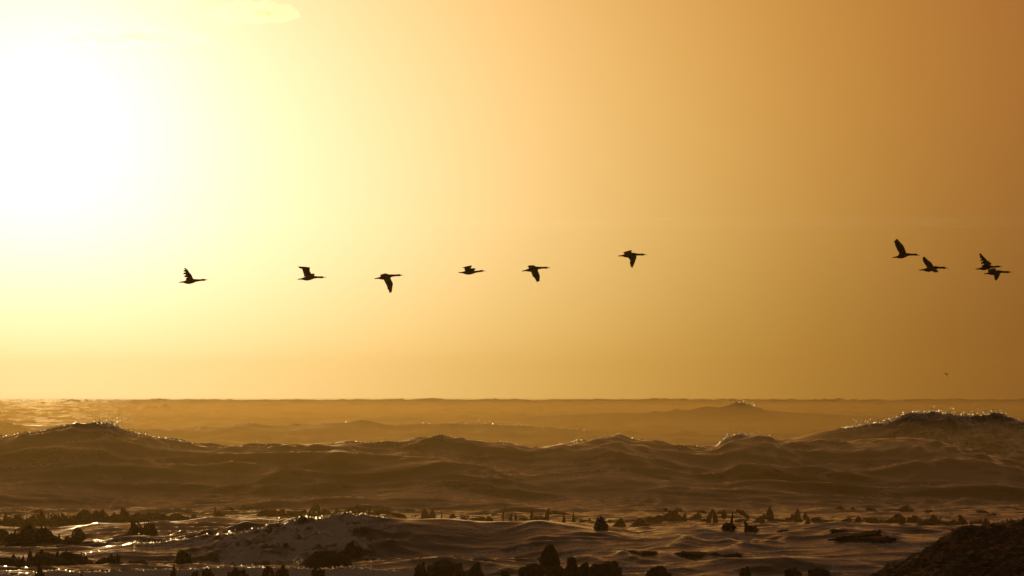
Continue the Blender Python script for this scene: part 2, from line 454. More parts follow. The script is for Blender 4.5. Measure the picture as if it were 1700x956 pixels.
def cormorant(label, origin, k, line, wings, D=148.0):
    """line: tail tip, body middle, shoulder, neck, head, bill tip in enlarged picture units (k per pixel); wings: (leading edge, trailing edge, reach sideways in m, raggedness)"""
    def w(zx, zy, dy=0.0):
        p = at(origin[0] + zx / k, origin[1] + zy / k, D)
        return Vector((p.x, D + dy, p.z))
    tail, bill = w(*line[0]), w(*line[-1])
    c = w(*line[1])
    L = bill.x - tail.x
    lx = np.array([w(*p).x for p in line]); lz = np.array([w(*p).z for p in line])
    xs = np.linspace(lx[0], lx[-1], 60)
    # smooth centre line through the given points
    zi = np.interp(xs, lx, lz)
    for _ in range(6):
        zi[1:-1] = 0.25 * zi[:-2] + 0.5 * zi[1:-1] + 0.25 * zi[2:]
    bm = bmesh.new()
    NS = 12
    rings = []
    for f, hz, hy in BODY:
        x = tail.x + f * L; z = float(np.interp(x, xs, zi))
        ring = []
        for j in range(NS):
            a = 2 * math.pi * j / NS
            bl = 1.12 if math.sin(a) < 0 and 0.2 < f < 0.55 else 1.0
            ring.append(bm.verts.new((x - c.x, math.cos(a) * hy * L * 1.1, z - c.z + math.sin(a) * (hz * 1.12 + 0.004) * L * bl)))
        rings.append(ring)
    for a, b in zip(rings[:-1], rings[1:]):
        for j in range(NS):
            bm.faces.new((a[j], a[(j + 1) % NS], b[(j + 1) % NS], b[j]))
    bm.faces.new(rings[0][::-1]); bm.faces.new(rings[-1])
    for le, te, reach, rag in wings:
        n = 33
        ts = np.linspace(0, 1, n)
        A = poly_at(le, ts); B = poly_at(te, ts)
        sgn = -1.0 if reach < 0 else 1.0
        top, bot = [], []
        for i, t in enumerate(ts):
            dy = sgn * 0.03 + reach * t ** 0.85
            pa = w(A[i, 0], A[i, 1], dy); pb = w(B[i, 0], B[i, 1], dy + 0.02 * sgn)
            notch = 0.0
            if rag > 0.15: notch = (0.50 if 4 < i and i % 7 < 3 else 0.04) * min(1.0, rag / 0.25)
            elif 2 < i < n - 1 and i % 2 == 0: notch = rag * (0.5 + random.random()) * (0.5 + 0.7 * t)
            pb = pb.lerp(pa, min(notch, 0.55))
            th = 0.020 * (1 - t) + 0.005
            sect = []
            for q, tq in ((0.0, 0.35), (0.18, 1.0), (0.55, 0.6), (1.0, 0.18)):
                p = pa.lerp(pb, q); camb = 0.03 * math.sin(math.pi * q) * (1 - 0.5 * t)
                sect.append((p, th * tq, camb))
            # the wing's own normal: across its chord and its span
            chord = (pb - pa)
            span = Vector((w(*A[min(i + 1, n - 1)]).x - w(*A[max(i - 1, 0)]).x, reach * 2.0 / n, w(*A[min(i + 1, n - 1)]).z - w(*A[max(i - 1, 0)]).z))
            nr = chord.cross(span)
            nr = nr.normalized() if nr.length > 1e-9 else Vector((0, 0, 1))
            if nr.z < 0: nr = -nr
            top.append([bm.verts.new(p - c_off(c) + nr * (h / 2 + cb)) for p, h, cb in sect])
            bot.append([bm.verts.new(p - c_off(c) + nr * (-h / 2 + cb)) for p, h, cb in sect])
        for i in range(n - 1):
            for q in range(3):
                bm.faces.new((top[i][q], top[i][q + 1], top[i + 1][q + 1], top[i + 1][q]))
                bm.faces.new((bot[i][q], bot[i + 1][q], bot[i + 1][q + 1], bot[i][q + 1]))
            bm.faces.new((top[i][0], top[i + 1][0], bot[i + 1][0], bot[i][0]))
            bm.faces.new((top[i][3], bot[i][3], bot[i + 1][3], top[i + 1][3]))
        for i in (0, n - 1):
            bm.faces.new((top[i][0], top[i][1], bot[i][1], bot[i][0])); bm.faces.new((top[i][1], top[i][2], bot[i][2], bot[i][1])); bm.faces.new((top[i][2], top[i][3], bot[i][3], bot[i][2]))
    bmesh.ops.recalc_face_normals(bm, faces=bm.faces)
    me = bpy.data.meshes.new('cormorant'); bm.to_mesh(me); bm.free()
    o = link('cormorant', me, M_FEATHER)
    o.location = (c.x, D, c.z)
    set_props(o, label, 'bird', 'cormorants flying in a line above the sea')
    # bill: slender, hooked at the tip
    bb = bmesh.new(); prev = None
    x0 = tail.x + 0.905 * L; z0 = float(np.interp(x0, xs, zi))
    for f, r in ((0.0, 0.012), (0.35, 0.009), (0.75, 0.007), (0.93, 0.006), (1.0, 0.003)):
        x = x0 + (bill.x - x0) * f; z = z0 + (bill.z - z0) * f - (0.004 if f == 1.0 else 0)
        ring = [bb.verts.new((x - c.x, math.cos(a) * r, z - c.z + math.sin(a) * r)) for a in [2 * math.pi * j / 6 for j in range(6)]]
        if prev:
            for j in range(6): bb.faces.new((prev[j], prev[(j + 1) % 6], ring[(j + 1) % 6], ring[j]))
        else: bb.faces.new(ring[::-1])
        prev = ring
    bb.faces.new(prev)
    bme = bpy.data.meshes.new('bill'); bb.to_mesh(bme); bb.free()
    link('bill', bme, M_BILL, o)
    return o
def c_off(c): return Vector((c.x, c.y, c.z))

K1, K7, K9 = 15.933, 13.655, 14.71
cormorant('leftmost flying cormorant, wings raised with ragged gapped feathers', (290, 430), K1,
          [(112, 612), (370, 600), (530, 568), (650, 560), (770, 548), (888, 549)],
          [([(505, 540), (470, 470), (440, 405), (385, 350), (318, 252)], [(290, 580), (300, 540), (262, 480), (240, 420), (236, 350), (268, 252)], -0.36, 0.30),
           ([(500, 545), (462, 470), (430, 410), (375, 350), (312, 262)], [(300, 580), (305, 540), (285, 490), (270, 430), (262, 350), (285, 270)], 0.36, 0.20)])
cormorant('second cormorant from the left, raised wing with tip swept flat backward', (488, 430), K1,
          [(95, 536), (350, 508), (520, 478), (640, 480), (740, 480), (852, 485)],
          [([(480, 450), (460, 390), (420, 310), (428, 222), (300, 206), (120, 200)], [(270, 470), (268, 425), (240, 330), (222, 262), (175, 258), (128, 222)], -0.30, 0.06),
           ([(520, 450), (548, 388), (500, 396), (440, 400)], [(300, 470), (310, 440), (340, 430), (400, 420)], 0.42, 0.05)], 147)
cormorant('third cormorant from the left, near wing pushed far down to a notched tip', (614, 440), K1,
          [(118, 360), (400, 322), (540, 285), (650, 272), (780, 266), (892, 265)],
          [([(545, 300), (560, 380), (617, 490), (602, 600), (590, 705), (560, 745)], [(355, 340), (380, 420), (455, 560), (470, 630), (500, 668), (530, 742)], -0.33, 0.07),
           ([(530, 270), (480, 236), (420, 214), (350, 225), (285, 240)], [(330, 320), (310, 310), (290, 300), (275, 285), (268, 275)], 0.42, 0.04)], 149)
cormorant('fourth cormorant from the left, smallest outline with both wings half folded upward', (754, 420), K1,
          [(112, 517), (390, 512), (530, 500), (630, 488), (730, 470), (835, 475)],
          [([(500, 480), (540, 445), (578, 415), (480, 418), (330, 420)], [(330, 500), (330, 490), (320, 470), (300, 450), (275, 440)], -0.30, 0.05),
           ([(450, 480), (435, 400), (470, 322), (380, 336), (275, 368), (212, 388)], [(300, 500), (290, 470), (268, 440), (268, 400), (262, 385), (222, 392)], 0.28, 0.04)], 148)
cormorant('fifth cormorant from the left, near wing straight down with a blunt tip', (860, 425), K1,
          [(100, 400), (400, 345), (530, 315), (620, 310), (740, 306), (857, 311)],
          [([(520, 330), (530, 400), (576, 520), (572, 600), (570, 672)], [(325, 370), (350, 450), (385, 545), (440, 600), (490, 692), (515, 697)], -0.34, 0.09),
           ([(500, 290), (420, 242), (330, 236), (245, 256)], [(310, 340), (290, 320), (275, 290), (258, 270)], 0.44, 0.08)], 148)
cormorant('lone cormorant right of the picture middle, one wing up and one pointing down', (1020, 400), K1,
          [(98, 396), (400, 375), (540, 350), (620, 360), (740, 357), (863, 363)],
          [([(545, 360), (590, 425), (565, 480), (540, 560), (505, 640), (468, 722)], [(330, 410), (380, 470), (415, 520), (398, 560), (415, 665), (452, 716)], -0.33, 0.06),
           ([(520, 330), (440, 285), (474, 238), (380, 256), (250, 294)], [(290, 380), (272, 350), (262, 325), (255, 305), (248, 298)], 0.40, 0.04)], 148)
cormorant('upper cormorant of the right pair, one tall wing raised steeply', (1475, 390), K7,
          [(82, 514), (300, 482), (440, 440), (520, 446), (620, 442), (718, 469)],
          [([(405, 440), (385, 370), (330, 250), (255, 175), (172, 92)], [(225, 460), (240, 400), (195, 330), (168, 258), (150, 200), (140, 140)], -0.34, 0.06),
           ([(400, 440), (378, 370), (322, 255), (250, 182), (182, 108)], [(240, 460), (245, 400), (205, 330), (180, 258), (165, 200), (152, 150)], 0.34, 0.05)], 150)
cormorant('lower cormorant of the right pair, stubby near wing showing under its belly', (1475, 390), K7,
          [(692, 796), (930, 782), (1070, 735), (1140, 742), (1250, 740), (1358, 760)],
          [([(1045, 750), (1020, 690), (982, 620), (910, 560), (842, 482)], [(860, 770), (880, 730), (830, 650), (812, 610), (795, 550), (800, 515)], 0.34, 0.05),
           ([(1080, 770), (1105, 815), (1098, 858)], [(930, 790), (970, 825), (1025, 862)], -0.44, 0.05)], 149)
cormorant('cormorant near the right edge with ragged raised wing, upper of an overlapping two', (1610, 410), K9,
          [(138, 541), (340, 517), (500, 478), (580, 486), (690, 475), (795, 482)],
          [([(480, 490), (430, 400), (396, 310), (320, 245), (235, 158)], [(280, 510), (290, 480), (250, 390), (232, 330), (212, 260), (195, 205)], -0.34, 0.20),
           ([(490, 480), (505, 440), (556, 405), (520, 370), (488, 328)], [(350, 500), (380, 430), (415, 385), (440, 362), (470, 335)], 0.36, 0.12)], 149)
cormorant('rightmost cormorant, wing pointing down, lower of an overlapping two', (1610, 410), K9,
          [(338, 656), (580, 628), (740, 600), (800, 609), (920, 611), (1032, 612)],
          [([(745, 610), (725, 670), (672, 770), (635, 808), (606, 830)], [(545, 650), (572, 690), (575, 750), (580, 800), (598, 826)], -0.36, 0.05),
           ([(720, 590), (640, 560), (658, 514), (570, 522), (488, 540)], [(470, 640), (460, 610), (470, 580), (476, 560), (482, 548)], 0.38, 0.04)], 147)

def far_gull():
    D = 900.0
    P = [at(1565.5, 618.5, D), at(1568.5, 619.5, D), at(1571.5, 621, D), at(1573, 623.5, D), at(1573.6, 627, D)]
    c = P[2]
    bm = bmesh.new(); prev = None
    for i, p in enumerate(P):
        ch = (0.05, 0.13, 0.20, 0.14, 0.05)[i]; th = (0.02, 0.05, 0.13, 0.05, 0.02)[i]
        q = p - c
        ring = [bm.verts.new((q.x + ch * 0.2, q.y + (i - 2) * 0.25 - ch, q.z)), bm.verts.new((q.x, q.y + (i - 2) * 0.25, q.z + th)),
                bm.verts.new((q.x - ch * 0.2, q.y + (i - 2) * 0.25 + ch, q.z)), bm.verts.new((q.x, q.y + (i - 2) * 0.25, q.z - th))]
        if prev:
            for j in range(4): bm.faces.new((prev[j], prev[(j + 1) % 4], ring[(j + 1) % 4], ring[j]))
        else: bm.faces.new(ring[::-1])
        prev = ring
    bm.faces.new(prev)
    # body between the wings
    prev = None
    for t, r in ((-0.26, 0.02), (-0.15, 0.06), (0.0, 0.10), (0.14, 0.07), (0.24, 0.05), (0.32, 0.01)):
        ring = [bm.verts.new((t + 0.0, math.cos(a) * r, math.sin(a) * r)) for a in [k * math.pi / 3 for k in range(6)]]
        if prev:
            for j in range(6): bm.faces.new((prev[j], prev[(j + 1) % 6], ring[(j + 1) % 6], ring[j]))
        else: bm.faces.new(ring[::-1])
        prev = ring
    bm.faces.new(prev)
    bmesh.ops.recalc_face_normals(bm, faces=bm.faces)
    me = bpy.data.meshes.new('distant_gull'); bm.to_mesh(me); bm.free()
    o = link('distant_gull', me, M_FEATHER); o.location = c
    set_props(o, 'tiny faint bird far off, low above the right horizon', 'bird')
far_gull()

# ------------------------------------------------------------------ kelp
def make_kelp_mat():
    m, n, l, out = new_mat('wet_kelp')
    g = n.new('ShaderNodeNewGeometry')
    t = noise_node(n, l, g.outputs['Position'], 9.0, 4.0)
    cr = n.new('ShaderNodeValToRGB')
    cr.color_ramp.elements[0].color = (0.004, 0.0025, 0.001, 1); cr.color_ramp.elements[1].color = (0.018, 0.010, 0.004, 1)
    l.new(t.outputs['Fac'], cr.inputs[0])
    p = principled(n, (0.03, 0.018, 0.006), 0.45)
    l.new(cr.outputs[0], p.inputs['Base Color'])
    b = n.new('ShaderNodeBump'); b.inputs['Distance'].default_value = 0.02
    l.new(t.outputs['Fac'], b.inputs['Height']); l.new(b.outputs[0], p.inputs['Normal'])
    tr = n.new('ShaderNodeBsdfTranslucent'); tr.inputs['Color'].default_value = (0.22, 0.10, 0.02, 1)
    mx = n.new('ShaderNodeMixShader'); mx.inputs[0].default_value = 0.07
    l.new(p.outputs[0], mx.inputs[1]); l.new(tr.outputs[0], mx.inputs[2]); l.new(mx.outputs[0], out.inputs['Surface'])
    return m
M_KELP = make_kelp_mat()

def strip_mesh(name, P, W, side, thick=0.02, wave=0.0, rnd=None):
    """a leathery blade: centre line P, half widths W, side vectors across it"""
    bm = bmesh.new(); fr, bk = [], []
    n = len(P)
    for i in range(n):
        t = (P[min(i + 1, n - 1)] - P[max(i - 1, 0)]).normalized()
        s = side.normalized()
        nn = t.cross(s)
        nn = nn.normalized() if nn.length > 1e-6 else Vector((0, 1, 0))
        rf, rb = [], []
        for q in (-1, -0.35, 0.35, 1):
            ww = wave * math.sin(i * 1.9 + q * 2.3) * W[i]
            c = P[i] + s * (q * W[i]) + nn * (ww - 0.25 * W[i] * q * q)
            h = thick * (1 - 0.6 * abs(q))
            rf.append(bm.verts.new(c + nn * h)); rb.append(bm.verts.new(c - nn * h))
        fr.append(rf); bk.append(rb)
    for i in range(n - 1):
        for q in range(3):
            bm.faces.new((fr[i][q], fr[i][q + 1], fr[i + 1][q + 1], fr[i + 1][q]))
            bm.faces.new((bk[i][q], bk[i + 1][q], bk[i + 1][q + 1], bk[i][q + 1]))
        bm.faces.new((fr[i][0], fr[i + 1][0], bk[i + 1][0], bk[i][0]))
        bm.faces.new((fr[i][3], bk[i][3], bk[i + 1][3], fr[i + 1][3]))
    for i in (0, n - 1):
        for q in range(3): bm.faces.new((fr[i][q], fr[i][q + 1], bk[i][q + 1], bk[i][q]))
    bmesh.ops.recalc_face_normals(bm, faces=bm.faces)
    me = bpy.data.meshes.new(name); bm.to_mesh(me); bm.free()
    me.materials.append(M_KELP)
    me.polygons.foreach_set('use_smooth', [True] * len(me.polygons))
    return me

def core_mesh(seed, power, lean):
    """heaped, folded fronds filling the middle of a clump: unit width and height"""
    r = random.Random(seed)
    bm = bmesh.new(); NA, NZ = 18, 9; prev = None
    off = Vector((seed * 7.3, seed * 3.1, 0))
    for i in range(NZ):
        t = i / (NZ - 1)
        z = -0.35 + 1.27 * t
        rad = (0.60 if power > 0.7 else 0.48) * max(0.03, 1 - max(0, z) / 0.94) ** power if z > 0 else (0.62 if power > 0.7 else 0.5)
        ring = []
        for j in range(NA):
            a = 2 * math.pi * j / NA
            d = Vector((math.cos(a), math.sin(a), z * 2.0))
            k = 1 + 0.55 * mnoise.noise(d * 1.7 + off) + 0.35 * mnoise.noise(d * 4.0 + off) + 0.2 * mnoise.noise(d * 9.0 + off)
            ring.append(bm.verts.new((math.cos(a) * rad * k + lean * max(0, z), math.sin(a) * rad * k, z + 0.10 * mnoise.noise(d * 3.3 + off * 2))))
        if prev:
            for j in range(NA): bm.faces.new((prev[j], prev[(j + 1) % NA], ring[(j + 1) % NA], ring[j]))
        prev = ring
    bm.faces.new(prev)
    me = bpy.data.meshes.new('frond_mass'); bm.to_mesh(me); bm.free()
    me.materials.append(M_KELP)
    return me

def clump_variant(seed, kind):
    """list of (name, mesh) parts, unit width and height"""
    r = random.Random(seed)
    power = {'mound': 1.35, 'dome': 0.55, 'low': 0.4, 'spiky': 1.0}[kind]
    lean = r.uniform(-0.28, 0.28)
    parts = [('frond_mass', core_mesh(seed, power, lean))]
    nb = {'mound': 8, 'dome': 8, 'low': 8, 'spiky': 8}[kind]
    for b in range(nb):
        a = 2 * math.pi * (b + r.random() * 0.7) / nb
        d = Vector((math.cos(a), math.sin(a), 0))
        top = r.uniform(0.55, 0.98); reach = r.uniform(0.42, 0.62)
        P, W = [], []
        for i in range(7):
            t = i / 6
            P.append(Vector((lean * top, 0, 0)) * (1 - t) + d * (reach * t ** 0.8) + Vector((0, 0, top * (1 - t ** (1.1 + power * 0 + (0.9 if kind in ('dome', 'low') else 0.1))) + 0.06 * math.sin(3 * t + b))))
            W.append(0.015 + 0.11 * math.sin(math.pi * min(1, 0.12 + 0.8 * t)))
        parts.append(('blade', strip_mesh('blade', P, W, d.cross(Vector((0, 0, 1))), 0.02, 0.35)))
    nu = {'mound': 3, 'dome': 3, 'low': 5, 'spiky': 7}[kind]
    for b in range(nu):          # tips that stand up out of the heap
        x = r.uniform(-0.4, 0.4) if b or kind in ('spiky', 'low') else lean + r.uniform(-0.08, 0.08)
        h = r.uniform(0.75, 1.15) if kind == 'spiky' else (r.uniform(0.9, 1.25) if kind == 'low' else (r.uniform(1.0, 1.1) if b == 0 and kind == 'mound' else r.uniform(0.45, 0.95)))
        dx = r.uniform(-0.15, 0.15)
        P = [Vector((x + dx * (i / 5) ** 2, r.uniform(-0.05, 0.05), -0.1 + (h + 0.1) * i / 5)) for i in range(6)]
        W = [0.10 * (1 - (i / 5) ** 1.6) + 0.012 for i in range(6)]
        parts.append(('blade', strip_mesh('blade', P, W, Vector((1, r.uniform(-0.5, 0.5), 0)), 0.018, 0.25)))
    return parts

VARIANTS = {k: [clump_variant(i * 11 + j * 101, k) for i in range(7)] for j, k in enumerate(('mound', 'dome', 'low', 'spiky'))}

def sea_z(x, y):
    return float(sea(np.array([x]), np.array([y]), True)[0][0])

FIN_SHAPES = {'leaf': lambda t: 0.55 * math.sin(math.pi * min(1, 0.30 + 0.70 * t)) + 0.0, 'spike': lambda t: 0.5 * (1 - t) ** 0.8, 'sickle': lambda t: 0.42 * (1 - t ** 2.5) ** 0.8}
kelp_count = {}
KELP = []
def kelp(px, top, base, wpx, kind, label=None, D=None, lean=0.0):
    if D is None: D = CAM.z * FPX / (base - 637.0)
    p = at(px, top, D)
    z0 = sea_z(p.x, D)
    w = wpx * D / FPX * (1.3 if px < 300 else 1.12)
    h = max(p.z - z0, 0.05) * 1.06
    row = 'far' if D >= 200 else 'line' if D > 176 else 'middle' if D > 150 else 'wave' if D > 141 else 'front'
    if kind in VARIANTS:
        i = kelp_count.get(kind, 0); kelp_count[kind] = i + 1
        o = empty('kelp_clump', (p.x, D, z0))
        o.scale = (w * random.choice((-1, 1)) * 1.05, w * 1.0, h)
        o.rotation_euler = (0, random.uniform(-0.12, 0.12), random.uniform(-0.7, 0.7))
        for nm, me in VARIANTS[kind][i % 7]:
            c = bpy.data.objects.new(nm, me); col.objects.link(c); c.parent = o
        cat = 'kelp'
    else:
        n = 8; P = []; W = []
        x1 = lean * D / FPX
        for i in range(n):
            t = i / (n - 1)
            if kind == 'fluke':       # bent over, tip back in the water
                P.append(Vector((w * t, 0, h * math.sin(math.pi * (0.5 + 0.5 * t)) if False else h * (1 - t ** 2.2))))
                W.append(0.20 * w * (0.35 + math.sin(math.pi * min(1, 0.25 + 0.6 * t))))
            elif kind == 'stalk':
                P.append(Vector((x1 * (t ** 2), 0.0, -0.12 + (h + 0.12) * t)))
                W.append((0.5 * w) * (1.0 - 0.7 * t))
            else:
                P.append(Vector((x1 * t ** 1.7, 0.02 * math.sin(3 * t), -0.08 + (h + 0.08) * t)))
                W.append(max(0.012, w * FIN_SHAPES[kind](t) * 1.1))
        side = Vector((0.25, 1.0, 0.1)) if kind == 'fluke' else Vector((1.0, random.uniform(-0.4, 0.4), 0))
        if kind == 'fluke':
            side = Vector((0.45, 0.8, 0.45))
        me = strip_mesh('kelp_plant', P, W, side, 0.016, 0.2)
        o = bpy.data.objects.new('kelp_plant', me); col.objects.link(o)
        o.location = (p.x, D, z0)
        cat = 'kelp'
    KELP.append((o, px, kind, row, label, cat))
    return o

